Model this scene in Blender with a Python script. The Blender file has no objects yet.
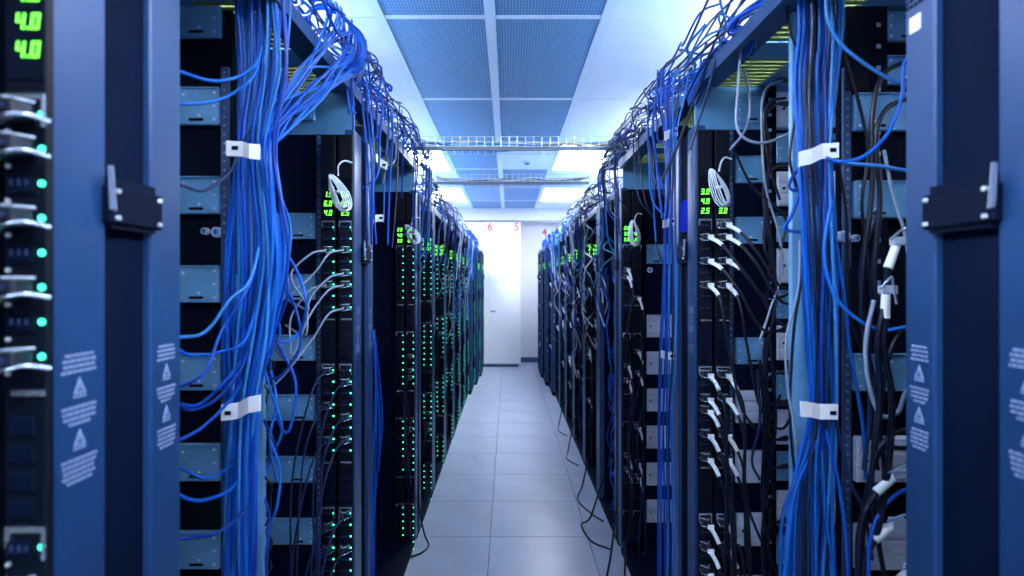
import bpy, bmesh, math, random
from mathutils import Vector, Matrix, noise
R = random.Random(7)
scn = bpy.context.scene
COL = scn.collection

# ------------------------------------------------------------------ camera, world, light, exposure
F, VX, VY, CH = 600.0, 508.0, 283.0, 1.56          # focal length in px, vanishing point, eye height
cam_d = bpy.data.cameras.new('camera'); cam = bpy.data.objects.new('camera', cam_d); COL.objects.link(cam)
cam.location = (0, 0, CH); cam.rotation_euler = (math.pi/2, 0, 0)
cam_d.sensor_width = 36.0; cam_d.lens = 36.0*F/1024
cam_d.shift_x = (512-VX)/1024; cam_d.shift_y = -(288-VY)/1024
cam_d.clip_start = 0.02; cam_d.clip_end = 60
cam_d.dof.use_dof = True; cam_d.dof.focus_distance = 2.3; cam_d.dof.aperture_fstop = 2.8
scn.camera = cam
w = bpy.data.worlds.new('world'); scn.world = w; w.use_nodes = True
w.node_tree.nodes['Background'].inputs[0].default_value = (0.10, 0.2, 0.5, 1)
w.node_tree.nodes['Background'].inputs[1].default_value = 0.3
scn.view_settings.view_transform = 'Standard'; scn.view_settings.look = 'None'
scn.view_settings.exposure = 0.84; scn.view_settings.gamma = 1.0; scn.view_settings.use_curve_mapping = False
LAMP_STRENGTH = 5.5          # added strip lamps over the racks
PANEL_STRENGTH = 26.0        # flush ceiling lamps, the added unseen ones too
LAMP_COLOR = (0.84, 0.91, 1.0)

# ------------------------------------------------------------------ materials
MATS = {}
def mat(name, col, rough=0.5, metal=0.0, emit=None, es=0.0, var=0.0, vscale=8.0, bump=0.0, bscale=60.0, spec=0.5, stretch=None):
    m = bpy.data.materials.new(name); m.use_nodes = True
    nt = m.node_tree; b = nt.nodes['Principled BSDF']
    b.inputs['Base Color'].default_value = (*col, 1); b.inputs['Roughness'].default_value = rough
    b.inputs['Metallic'].default_value = metal; b.inputs['Specular IOR Level'].default_value = spec
    if emit:
        b.inputs['Emission Color'].default_value = (*emit, 1); b.inputs['Emission Strength'].default_value = es
    if var or bump:
        tc = nt.nodes.new('ShaderNodeTexCoord'); src = tc.outputs['Object']
        if stretch:
            mp = nt.nodes.new('ShaderNodeMapping'); mp.inputs['Scale'].default_value = stretch
            nt.links.new(src, mp.inputs['Vector']); src = mp.outputs['Vector']
    if var:
        n = nt.nodes.new('ShaderNodeTexNoise'); n.inputs['Scale'].default_value = vscale; n.inputs['Detail'].default_value = 4
        nt.links.new(src, n.inputs['Vector'])
        r = nt.nodes.new('ShaderNodeMapRange'); r.inputs['To Min'].default_value = 1-var; r.inputs['To Max'].default_value = 1+var
        r.inputs['From Min'].default_value = .25; r.inputs['From Max'].default_value = .75
        nt.links.new(n.outputs['Fac'], r.inputs['Value'])
        mx = nt.nodes.new('ShaderNodeMix'); mx.data_type = 'RGBA'; mx.blend_type = 'MULTIPLY'; mx.inputs['Factor'].default_value = 1
        mx.inputs[6].default_value = (*col, 1); nt.links.new(r.outputs['Result'], mx.inputs[7])
        nt.links.new(mx.outputs[2], b.inputs['Base Color'])
    if bump:
        n2 = nt.nodes.new('ShaderNodeTexNoise'); n2.inputs['Scale'].default_value = bscale
        nt.links.new(src, n2.inputs['Vector'])
        bp = nt.nodes.new('ShaderNodeBump'); bp.inputs['Strength'].default_value = bump; bp.inputs['Distance'].default_value = .002
        nt.links.new(n2.outputs['Fac'], bp.inputs['Height']); nt.links.new(bp.outputs['Normal'], b.inputs['Normal'])
    MATS[name] = m
    return m
mat('post', (.010, .050, .16), .38, .1, var=.12, vscale=5, bump=.05, bscale=400)
mat('recess', (.0015, .006, .026), .75, var=.2, spec=.06)
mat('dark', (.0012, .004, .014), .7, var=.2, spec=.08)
mat('black', (.002, .005, .014), .45, spec=.18)
mat('bracket', (.0015, .005, .02), .6, spec=.06)
mat('rail', (.05, .10, .24), .4, .5)
mat('hole', (.30, .42, .6), .4)
mat('teal', (.17, .44, .78), .3, .2, var=.3, vscale=9)
mat('roofblue', (.11, .33, .62), .35, .2, var=.2, vscale=6)
mat('alu', (.66, .74, .92), .35, .05, var=.12, vscale=30, stretch=(1, 1, 12))
mat('silver', (.55, .66, .85), .25, .8)
mat('screw', (.8, .88, .98), .3, .3)
mat('lime', (.26, .34, .08), .6)  # yellow-green light through the roof slots, put into the colour
mat('white', (.80, .86, .95), .45)
mat('tag', (.82, .88, .95), .5)
mat('clear', (.5, .62, .8), .15, .2)
mat('blueS', (.0, .015, .45), .9, spec=.1)
mat('led', (.0, .3, .2), .4, emit=(.05, 1, .55), es=2.2)
mat('digit', (.05, .4, .05), .4, emit=(.16, 1, .06), es=1.7)
mat('digitoff', (.01, .04, .02), .4)
mat('print', (.24, .33, .55), .6)
BL = []
for i, c in enumerate([(.003, .062, .42), (.005, .10, .56), (.002, .036, .30), (.008, .125, .55), (.003, .078, .38), (.03, .19, .56), (.003, .026, .20)]):
    mat('cable_blue_%d' % i, c, .36, spec=.22); BL.append('cable_blue_%d' % i)
mat('cable_black', (.003, .007, .022), .32, spec=.3)
mat('cable_navy', (.006, .02, .085), .35, spec=.35)
mat('cable_grey', (.22, .30, .44), .35)
mat('cable_white', (.66, .74, .86), .4)
mat('cable_teal', (.05, .28, .40), .4)
mat('cable_red', (.5, .03, .05), .4)
mat('cable_yellow', (.5, .45, .15), .4)
mat('tile', (.46, .53, .67), .3, var=.10, vscale=3, bump=.02, bscale=90)
mat('joint', (.03, .05, .10), .6)
mat('ceil', (.90, .89, .92), .7, var=.02)
mat('track', (.82, .86, .93), .5)
mat('wall', (.82, .82, .88), .7, var=.02)
mat('cab', (.80, .86, .94), .4)
mat('seam', (.45, .55, .7), .6)
mat('base', (.05, .10, .22), .5)
mat('red', (.75, .03, .06), .5)
mat('lamp', (.9, .9, .9), .5, emit=LAMP_COLOR, es=LAMP_STRENGTH)
mat('panel_lamp', (.9, .9, .9), .5, emit=LAMP_COLOR, es=PANEL_STRENGTH)
mat('traybar', (.10, .13, .17), .4, .4)
mat('traywire', (.62, .72, .85), .3, .6)
mat('conn', (.01, .014, .03), .4)
# perforated ceiling panel: rows of small dark holes in grey-blue sheet
def perf():
    m = bpy.data.materials.new('perforated'); m.use_nodes = True; nt = m.node_tree; b = nt.nodes['Principled BSDF']
    tc = nt.nodes.new('ShaderNodeTexCoord'); v = nt.nodes.new('ShaderNodeTexVoronoi')
    v.inputs['Scale'].default_value = 62; v.inputs['Randomness'].default_value = 0
    nt.links.new(tc.outputs['Object'], v.inputs['Vector'])
    r = nt.nodes.new('ShaderNodeMapRange'); r.inputs['From Min'].default_value = .28; r.inputs['From Max'].default_value = .40
    nt.links.new(v.outputs['Distance'], r.inputs['Value'])
    mx = nt.nodes.new('ShaderNodeMix'); mx.data_type = 'RGBA'
    mx.inputs[6].default_value = (.05, .13, .28, 1); mx.inputs[7].default_value = (.20, .41, .64, 1)
    nt.links.new(r.outputs['Result'], mx.inputs['Factor']); nt.links.new(mx.outputs[2], b.inputs['Base Color'])
    b.inputs['Roughness'].default_value = .5
    bp = nt.nodes.new('ShaderNodeBump'); bp.inputs['Distance'].default_value = .002; bp.inputs['Strength'].default_value = .5
    nt.links.new(r.outputs['Result'], bp.inputs['Height']); nt.links.new(bp.outputs['Normal'], b.inputs['Normal'])
    MATS['perf'] = m
perf()

# ------------------------------------------------------------------ mesh helpers
class MB:
    def __init__(s): s.v = []; s.f = []; s.mi = []; s.sm = []; s.mats = []
    def _m(s, m):
        if m not in s.mats: s.mats.append(m)
        return s.mats.index(m)
    def add(s, vs, fs, m, smooth=False):
        o = len(s.v); k = s._m(m); s.v += [tuple(p) for p in vs]
        for f in fs: s.f.append([o+i for i in f]); s.mi.append(k); s.sm.append(smooth)
        return s
    def box(s, x0, x1, y0, y1, z0, z1, m, c=0.0):
        if x0 > x1: x0, x1 = x1, x0
        if y0 > y1: y0, y1 = y1, y0
        if z0 > z1: z0, z1 = z1, z0
        if c <= 0:
            v = [(x, y, z) for z in (z0, z1) for y in (y0, y1) for x in (x0, x1)]
            f = [(0, 2, 3, 1), (4, 5, 7, 6), (0, 1, 5, 4), (2, 6, 7, 3), (0, 4, 6, 2), (1, 3, 7, 5)]
            return s.add(v, f, m)
        bm = bmesh.new(); bmesh.ops.create_cube(bm, size=1)
        for q in bm.verts: q.co = Vector(((x0+x1)/2+q.co.x*(x1-x0), (y0+y1)/2+q.co.y*(y1-y0), (z0+z1)/2+q.co.z*(z1-z0)))
        bmesh.ops.bevel(bm, geom=bm.edges[:], offset=c, segments=1, affect='EDGES')
        bm.verts.index_update()
        v = [tuple(q.co) for q in bm.verts]; f = [[q.index for q in p.verts] for p in bm.faces]; bm.free()
        return s.add(v, f, m)
    def prism(s, pts, axis, a0, a1, m):
        # pts: 2-D polygon; axis: 'x','y','z' extrude direction
        n = len(pts)
        def P(p, a): return {'x': (a, p[0], p[1]), 'y': (p[0], a, p[1]), 'z': (p[0], p[1], a)}[axis]
        v = [P(p, a0) for p in pts]+[P(p, a1) for p in pts]
        f = [list(range(n))[::-1], list(range(n, 2*n))]+[(i, (i+1) % n, n+(i+1) % n, n+i) for i in range(n)]
        return s.add(v, f, m)
    def cyl(s, a, b, r, m, n=10, r2=None):
        a = Vector(a); b = Vector(b); d = (b-a).normalized(); u = d.orthogonal().normalized(); q = d.cross(u)
        r2 = r if r2 is None else r2
        v = [a+(u*math.cos(t)+q*math.sin(t))*r for t in [2*math.pi*i/n for i in range(n)]]
        v += [b+(u*math.cos(t)+q*math.sin(t))*r2 for t in [2*math.pi*i/n for i in range(n)]]
        s.add(v, [(i, (i+1) % n, n+(i+1) % n, n+i) for i in range(n)], m, True)
        return s.add(v, [list(range(n))[::-1], list(range(n, 2*n))], m)
    def tube(s, pts, r, m, n=6):
        N = len(pts); vs = []; up = None
        for i in range(N):
            d = (pts[min(i+1, N-1)]-pts[max(i-1, 0)])
            if d.length < 1e-9: d = Vector((0, 0, 1))
            d.normalize()
            if up is None: up = d.orthogonal().normalized()
            up = up-d*up.dot(d)
            if up.length < 1e-6: up = d.orthogonal()
            up.normalize(); q = d.cross(up)
            for k in range(n):
                t = 2*math.pi*k/n; vs.append(pts[i]+(up*math.cos(t)+q*math.sin(t))*r)
        fs = []
        for i in range(N-1):
            for k in range(n):
                fs.append((i*n+k, i*n+(k+1) % n, (i+1)*n+(k+1) % n, (i+1)*n+k))
        s.add(vs, fs, m, True)
        return s.add([vs[k] for k in range(n)]+[vs[(N-1)*n+k] for k in range(n)], [list(range(n))[::-1], list(range(n, 2*n))], m)
    def mesh(s, name):
        me = bpy.data.meshes.new(name); me.from_pydata(s.v, [], s.f)
        for m in s.mats: me.materials.append(MATS[m])
        me.polygons.foreach_set('material_index', s.mi); me.polygons.foreach_set('use_smooth', s.sm); me.update()
        return me
    def build(s, name, parent=None, loc=None):
        return link(name, s.mesh(name), parent, loc)
def link(name, me, parent=None, loc=None):
    o = bpy.data.objects.new(name, me); COL.objects.link(o)
    if parent is not None: o.parent = parent
    if loc is not None: o.location = loc
    return o
def tag(o, label, cat, group=None):
    o['label'] = label; o['category'] = cat
    if group: o['group'] = group
    return o
def thing(name, label, cat, loc=(0, 0, 0), group=None):
    return tag(link(name, None, None, loc), label, cat, group)
def struct(o):
    o['kind'] = 'structure'; return o
def spline(pts, seg=7):
    p = [Vector(q) for q in pts]; out = []
    if len(p) == 2: return [p[0].lerp(p[1], i/seg) for i in range(seg+1)]
    q = [p[0]*2-p[1]]+p+[p[-1]*2-p[-2]]
    for i in range(1, len(q)-2):
        a, b, c, d = q[i-1:i+3]
        for k in range(seg):
            t = k/seg
            out.append(.5*((2*b)+(c-a)*t+(2*a-5*b+4*c-d)*t*t+(3*b-a-3*c+d)*t**3))
    out.append(p[-1]); return out
def P(x, y, z):                      # point seen at photo position (x, y) when it stands z metres ahead
    return Vector(((x-VX)*z/F, z, CH-(y-VY)*z/F))
XF = {-1: .54, 1: .64}
XO = 0.0                             # the last racks of each row stand a little farther into the aisle
FAR_OFF = {9: .04, 10: .08, 11: .11}
def X(s, d): return s*(XF[s]+d-XO)
SIDE = {-1: 'left', 1: 'right'}
ORD = ['first', 'second', 'third', 'fourth', 'fifth', 'sixth', 'seventh', 'eighth', 'ninth', 'tenth', 'eleventh', 'twelfth', 'thirteenth', 'fourteenth']
CN = {}
def colname(m):
    if m.startswith('cable_blue'): return 'blue'
    return m.split('_')[1]
SINK = None
def cable(pts, r, m, label, group, name='network_cable', seg=7, n=6, sp=True):
    if SINK is not None:
        SINK.tube(spline(pts, seg), r, m, n); return
    mb = MB(); mb.tube(spline(pts, seg) if sp else pts, r, m, n)
    return tag(mb.build(name), label, 'cable', group)

# ------------------------------------------------------------------ the room
CEIL = 2.97; ROOM_Y0, ROOM_Y1, ROOM_X = -3.0, 11.8, 3.3
fl = struct(MB().box(-ROOM_X, ROOM_X, ROOM_Y0, ROOM_Y1, -.12, -.012, 'joint').build('floor'))
tx = [-1.31, -.71, -.11, .49, 1.09]
ty0 = 3.69-.6*11
tm = MB().box(.002, .598, .002, .598, -.012, 0, 'tile', .0012).mesh('floor_tile')
k = 0
while ty0+.6*k < ROOM_Y1-.05:
    for x in tx[:-1]:
        y = ty0+.6*k
        if y >= ROOM_Y0-.01 and y+.6 <= ROOM_Y1+.3: link('floor_tile', tm, fl, (x, y, 0))
    k += 1
for a, b in ((-ROOM_X, -1.312), (1.092, ROOM_X)):
    struct(MB().box(a, b, ROOM_Y0, ROOM_Y1, -.012, 0, 'tile').build('floor_border', fl))
struct(MB().box(-ROOM_X-.1, -ROOM_X, ROOM_Y0, ROOM_Y1, -.1, CEIL+.1, 'wall').build('wall_left'))
struct(MB().box(ROOM_X, ROOM_X+.1, ROOM_Y0, ROOM_Y1, -.1, CEIL+.1, 'wall').build('wall_right'))
struct(MB().box(-ROOM_X, ROOM_X, ROOM_Y1, ROOM_Y1+.1, -.1, CEIL+.1, 'wall').build('wall_back'))
struct(MB().box(-ROOM_X, ROOM_X, ROOM_Y0-.1, ROOM_Y0, -.1, CEIL+.1, 'wall').build('wall_front'))
struct(MB().box(-ROOM_X+.0, ROOM_X, ROOM_Y1-.015, ROOM_Y1, 0, .1, 'base').build('baseboard_back'))
ce = struct(MB().box(-ROOM_X, ROOM_X, ROOM_Y0, ROOM_Y1, CEIL+.03, CEIL+.12, 'ceil').build('ceiling'))
cy = [3.17+1.41*i for i in range(-5, 7)]
cx = [-2.56, -1.93, -1.28, -.678, -.0945, .52, 1.12, 1.77, 2.42]
for xi in range(len(cx)-1):
    for yi in range(len(cy)-1):
        x0, x1, y0, y1 = cx[xi], cx[xi+1], cy[yi], min(cy[yi+1], 11.3)
        if y0 < ROOM_Y0 or y1-y0 < .1: continue
        pf = xi in (3, 4) and not (xi == 4 and yi == 7)
        g = .03 if pf else .006
        MB().box(x0+g, x1-g, y0+(.018 if pf else .007), y1-(.018 if pf else .007), CEIL-.002 if pf else CEIL-.006, CEIL+.03, 'perf' if pf else 'ceil').build('perforated_panel' if pf else 'ceiling_panel', ce)
for x in (-.678, -.0945, .52):
    MB().box(x-.028, x+.028, ROOM_Y0, 11.3, CEIL-.012, CEIL+.03, 'track').build('ceiling_track', ce)
for y in cy:
    if y > ROOM_Y0 and y < 11.3:
        MB().box(-.65, -.1225, y-.017, y+.017, CEIL-.008, CEIL+.03, 'track').build('ceiling_rib', ce)
        MB().box(-.0665, .492, y-.017, y+.017, CEIL-.008, CEIL+.03, 'track').build('ceiling_rib', ce)
struct(MB().box(-ROOM_X, ROOM_X, 11.3, ROOM_Y1, 2.74, CEIL+.03, 'ceil').build('trim_1'))
sd = thing('smoke_detector', 'small round white smoke detector on the plain ceiling panel', 'smoke detector', (.22, 6.9, CEIL))
MB().cyl((0, 0, -.006), (0, 0, -.03), .065, 'white', 18, .055).build('base', sd)
MB().cyl((0, 0, -.03), (0, 0, -.05), .035, 'cable_grey', 14, .022).build('sensor', sd)
sp = thing('sprinkler', 'tiny sprinkler head on the far ceiling edge', 'sprinkler', (.12, 11.45, 2.74))
MB().cyl((0, 0, 0), (0, 0, -.03), .03, 'silver', 12, .02).build('collar', sp)
MB().cyl((0, 0, -.03), (0, 0, -.055), .008, 'silver', 8, .022).build('nozzle', sp)

# ---- far end: tall white cabinet and the red row numbers
cb = thing('wall_cabinet', 'tall white panelled cabinet at the far end of the aisle', 'cabinet', (0, 0, 0))
cz, cy0 = 2.69, 11.1
cxs = [-1.6, -.98, -.36, .235]
MB().box(-1.6, .235, cy0+.02, ROOM_Y1-.02, .06, cz, 'cab').build('body', cb)
MB().box(-1.58, .2, cy0+.05, ROOM_Y1-.02, 0, .06, 'base').build('plinth', cb)
for i in range(3):
    for z0, z1 in ((.065, 1.595), (1.605, 2.05), (2.06, 2.685)):
        dr = MB().box(cxs[i]+.003, cxs[i+1]-.003, cy0, cy0+.02, z0, z1, 'cab', .003).build('door_panel', cb)
        if z0 < .1:
            MB().box(cxs[i]+.03, cxs[i]+.13, cy0-.02, cy0-.004, 1.03, 1.05, 'silver').box(cxs[i]+.035, cxs[i]+.045, cy0-.005, cy0, 1.03, 1.05, 'silver').build('handle', dr)
def number(ch, px, py, y, size, label):
    cu = bpy.data.curves.new('n', 'FONT'); cu.body = ch; cu.size = size; cu.extrude = .006; cu.offset = .003; cu.align_x = 'CENTER'; cu.align_y = 'CENTER'
    t = bpy.data.objects.new('n', cu); COL.objects.link(t)
    dg = bpy.context.evaluated_depsgraph_get(); me = bpy.data.meshes.new_from_object(t.evaluated_get(dg)); me.name = 'row_number'
    bpy.data.objects.remove(t); me.materials.clear(); me.materials.append(MATS['red'])
    o = link('row_number', me, None, P(px, py, y)); o.rotation_euler = (math.pi/2, 0, 0)
    tag(o, label, 'number', 'red row numbers')
number('6', 490, 227, cy0-.007, .20, 'red number 6 high on the white cabinet')
number('5', 516.5, 227, cy0-.007, .20, 'red number 5 at the top right of the white cabinet')
number('4', 544.5, 232.5, ROOM_Y1-.007, .20, 'red number 4 on the far wall')

# ---- strip lamps added above the two rows of racks to brighten ceiling and tops
def lamp(x, y, z, ln, label, along=True):
    t = thing('added_strip_lamp', label, 'lamp', (x, y, z), 'added suspended strip lamps')
    a, b = (.07, ln/2) if along else (ln/2, .07)
    MB().box(-a, a, -b, b, -.03, .03, 'lamp').build('diffuser', t)
    h = MB()
    for q in (-1, 1):
        e = (q*b) if along else q*a
        if along: h.box(-a-.005, a+.005, e-.01, e+.01, -.035, .035, 'white')
        else: h.box(e-.01, e+.01, -b-.005, b+.005, -.035, .035, 'white')
    h.build('end_cap', t)
    r = MB()
    for q in (-.7, .7):
        e = q*ln/2; r.cyl((0 if along else e, e if along else 0, .03), (0 if along else e, e if along else 0, CEIL-.006-z), .004, 'silver', 6)
    r.build('hanger', t)
for s in (-1, 1):
    for i, y in enumerate((.2, 3.0, 5.2, 7.4, 9.6)):
        lamp(s*1.45, y, 2.62, 1.3, 'added white strip lamp hung above the %s rack row, %s from the camera' % (SIDE[s], ORD[i]))
# flush lamps in the ceiling grid: unseen ones added behind the camera and over the near racks; glaring ones along both rows towards the far end
def flush_lamp(x, y, wx, wy, label):
    t = thing('ceiling_lamp', label, 'lamp', (x, y, CEIL-.006), 'flush ceiling lamps')
    MB().box(-wx/2, wx/2, -wy/2, wy/2, -.012, -.002, 'panel_lamp').build('diffuser', t)
    m = MB(); e = .02
    m.box(-wx/2-e, -wx/2, -wy/2-e, wy/2+e, -.016, 0, 'white').box(wx/2, wx/2+e, -wy/2-e, wy/2+e, -.016, 0, 'white')
    m.box(-wx/2, wx/2, -wy/2-e, -wy/2, -.016, 0, 'white').box(-wx/2, wx/2, wy/2, wy/2+e, -.016, 0, 'white')
    m.build('frame', t)
for i, x in enumerate((-1.6, -.38, .21, 1.45)):  # added out of view to light the surfaces that face the camera
    flush_lamp(x, (-1.75, -.95, -.95, -1.75)[i], .22, 1.2, 'added unseen ceiling lamp behind the camera, %s from the left' % ORD[i])
for s_, x in ((-1, -.98), (1, .82)):
    for i, y in enumerate((6.7, 9.5)):
        flush_lamp(x, y, .54, 1.3, 'glaring flush ceiling lamp above the %s racks, %s' % (SIDE[s_], ['nearer one', 'farther one'][i]))
    for i, y in enumerate((.2, 2.1)):  # added out of view to brighten the upper part of the posts
        flush_lamp(s_*1.46, y, .5, 1.3, 'added unseen ceiling lamp high over the near %s racks, %s' % (SIDE[s_], ['closest to the camera', 'next one along'][i]))

# ------------------------------------------------------------------ racks
SEG = {'0': 'abcdef', '1': 'bc', '2': 'abged', '3': 'abgcd', '4': 'fgbc', '5': 'afgcd', '6': 'afgedc', '7': 'abc', '8': 'abcdefg', '9': 'abfgcd'}
def digits(mb, txt, x0, z0, y, h):
    # seven-segment characters facing -y, lower left at x0, z0
    wd, t = h*.52, h*.13
    x = x0
    for ch in txt:
        if ch == '.':
            mb.box(x-t*.2, x+t*.9, y-.001, y, z0, z0+t*1.1, 'digit'); x += t*1.6; continue
        for sg in SEG[ch]:
            if sg == 'a': q = (0, wd, h-t, h)
            if sg == 'g': q = (0, wd, h/2-t/2, h/2+t/2)
            if sg == 'd': q = (0, wd, 0, t)
            if sg == 'b': q = (wd-t, wd, h/2, h)
            if sg == 'c': q = (wd-t, wd, 0, h/2)
            if sg == 'f': q = (0, t, h/2, h)
            if sg == 'e': q = (0, t, 0, h/2)
            sk = .12*h
            a, b, c, d = q
            mb.prism([(x+a+sk*c/h, z0+c), (x+b+sk*c/h, z0+c), (x+b+sk*d/h, z0+d), (x+a+sk*d/h, z0+d)], 'y', y-.001, y, 'digit')
        x += wd*1.38
G_TOP = [1.775, 1.275, .775, .275]
sock_me = None
def socket_mesh():
    m = MB()
    w, h = .016, .012
    m.prism([(-w, -h), (w, -h), (w, h*.45), (w*.6, h), (-w*.6, h), (-w, h*.45)], 'y', -.004, .0, 'black')
    m.prism([(-w*.78, -h*.72), (w*.78, -h*.72), (w*.78, h*.35), (w*.5, h*.72), (-w*.5, h*.72), (-w*.78, h*.35)], 'y', -.0055, -.004, 'recess')
    for q in (-.55, 0, .55): m.box(q*w-.0012, q*w+.0012, -.007, -.0055, -.003, .004, 'rail')
    return m.mesh('socket')
sock_me = socket_mesh()
def led_mesh(r):
    m = MB(); m.cyl((0, 0, 0), (0, -.002, 0), r, 'led', 10); return m.mesh('status_light')
led_me = led_mesh(.0036)
def pdu(s, yf, d0, label, lines, leds=True, near=False, nsock=3, group='power strips', wid=.05, dz=-.01):
    """power strip facing the camera: front at y=yf, nearest edge d0 behind the rack face"""
    xa, xb = sorted((X(s, d0), X(s, d0+wid))); xc = (xa+xb)/2
    t = thing('power_strip', label, 'power strip', (xc, yf, .1), group)
    h = wid/2; Z = lambda z: z-.1
    MB().box(-h, h, 0, .012 if d0 < 0 else .04, 0, 1.98, 'black', .002).build('body', t)
    MB().box(-h+.004, h-.004, -.002, 0, Z(1.795), Z(1.925), 'dark').build('display', t)
    dg = MB()
    for i, tx_ in enumerate(lines):
        if tx_: digits(dg, tx_, -h+(.015 if near else .011), Z(1.88+dz-.0325*i)-.009, -.002, .0185)
    if dg.v: dg.build('display_digits', t)
    br = MB(); lm = MB(); js = MB()
    for g, zt in enumerate(G_TOP):
        # the silver bracket that frames each group of outlets
        q = MB() if yf < 2.5 else br
        q.box(-h+.003, h-.002, -.003, 0, Z(zt)-.003, Z(zt)+.003, 'silver'); q.box(h-.005, h-.002, -.003, 0, Z(zt)-.035, Z(zt)-.003, 'silver')
        q.box(-h+.003, -h+.008, -.003, 0, Z(zt)-.02, Z(zt)-.003, 'silver')
        if yf < 2.5: q.build('bracket', t); q = MB()
        q.box(-h+.01, h-.002, -.003, 0, Z(zt)-.345, Z(zt)-.339, 'silver')
        if yf < 2.5: q.build('bracket', t)
        for k in range(4):
            if yf < 2.5: MB().box(-h+.008, h-.012, -.004, 0, Z(zt)-.37-.032*k, Z(zt)-.392-.032*k, 'bracket', .002).build('breaker', t)
            else: js.box(-h+.008, h-.012, -.004, 0, Z(zt)-.37-.032*k, Z(zt)-.392-.032*k, 'bracket')
        n = 8
        for k in range(n):
            z = Z(zt)-.02-.04*k
            if leds:
                if near: link('status_light', led_me, t, (h-.0055, 0, z))
                else: lm.box(h-.0085, h-.0035, -.002, 0, z-.0028, z+.0028, 'led')
            if near or (yf < 2.5): link('socket', sock_me, t, (-.003 if leds else 0, 0, z))
            else: js.box(-.014, .012, -.004, 0, z-.012, z+.012, 'recess')
    if br.v: br.build('brackets', t)['kind'] = 'stuff'
    if lm.v: lm.build('status_lights', t)['kind'] = 'stuff'
    if js.v: js.build('outlet_blocks', t)['kind'] = 'stuff'
    if near:
        sc = MB()
        for g, zt in enumerate(G_TOP):
            for k in range(8): sc.cyl((-h+.006, 0, Z(zt)-.04-.04*k), (-h+.006, -.003, Z(zt)-.04-.04*k), .0025, 'screw', 8)
        sc.build('screws', t)['kind'] = 'stuff'
    return t
def warning_print(t, s, d, y0, y1, zc, k=1.0):
    """printed warnings on the aisle side of a post (x = rack face)"""
    m = MB(); x = X(s, d)-s*.0008; ym = (y0+y1)/2; wd = (y1-y0)*.62
    rr = random.Random(int(y0*1000)+s)
    def line(z, f):
        y = ym-wd/2*f
        while y < ym+wd/2*f-.002:
            l = rr.uniform(.004, .011)*k; l = min(l, ym+wd/2*f-y)
            m.box(x, x+s*.0006, y, y+l, z-.0016*k, z+.0016*k, 'print'); y += l+.0022*k
    z = zc+.078*k
    for f in (.8, .95, .9, 1): line(z, f); z -= .0068*k
    def tri(z):
        r = .011*k
        m.prism([(ym-r, z-r*.9), (ym+r, z-r*.9), (ym, z+r)], 'x', x, x+s*.0006, 'print')
        q = r*.5
        m.prism([(ym-q, z-r*.65), (ym+q, z-r*.65), (ym, z+r*.3)], 'x', x-s*.0003, x+s*.0001, 'post')
        m.box(x-s*.0005, x, ym-.001, ym+.001, z-r*.5, z+.001, 'print')
        m.box(x, x+s*.0006, ym-r, ym+r, z-r*1.3, z-r*1.1, 'print')
    z -= .012*k; tri(z); z -= .026*k
    for f in (1, .95, .9, .6): line(z, f); z -= .0068*k
    z -= .012*k; tri(z); z -= .026*k
    for f in (1, .95, .9, .95, .7): line(z, f); z -= .0068*k
    m.build('warning_label', t)

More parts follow.
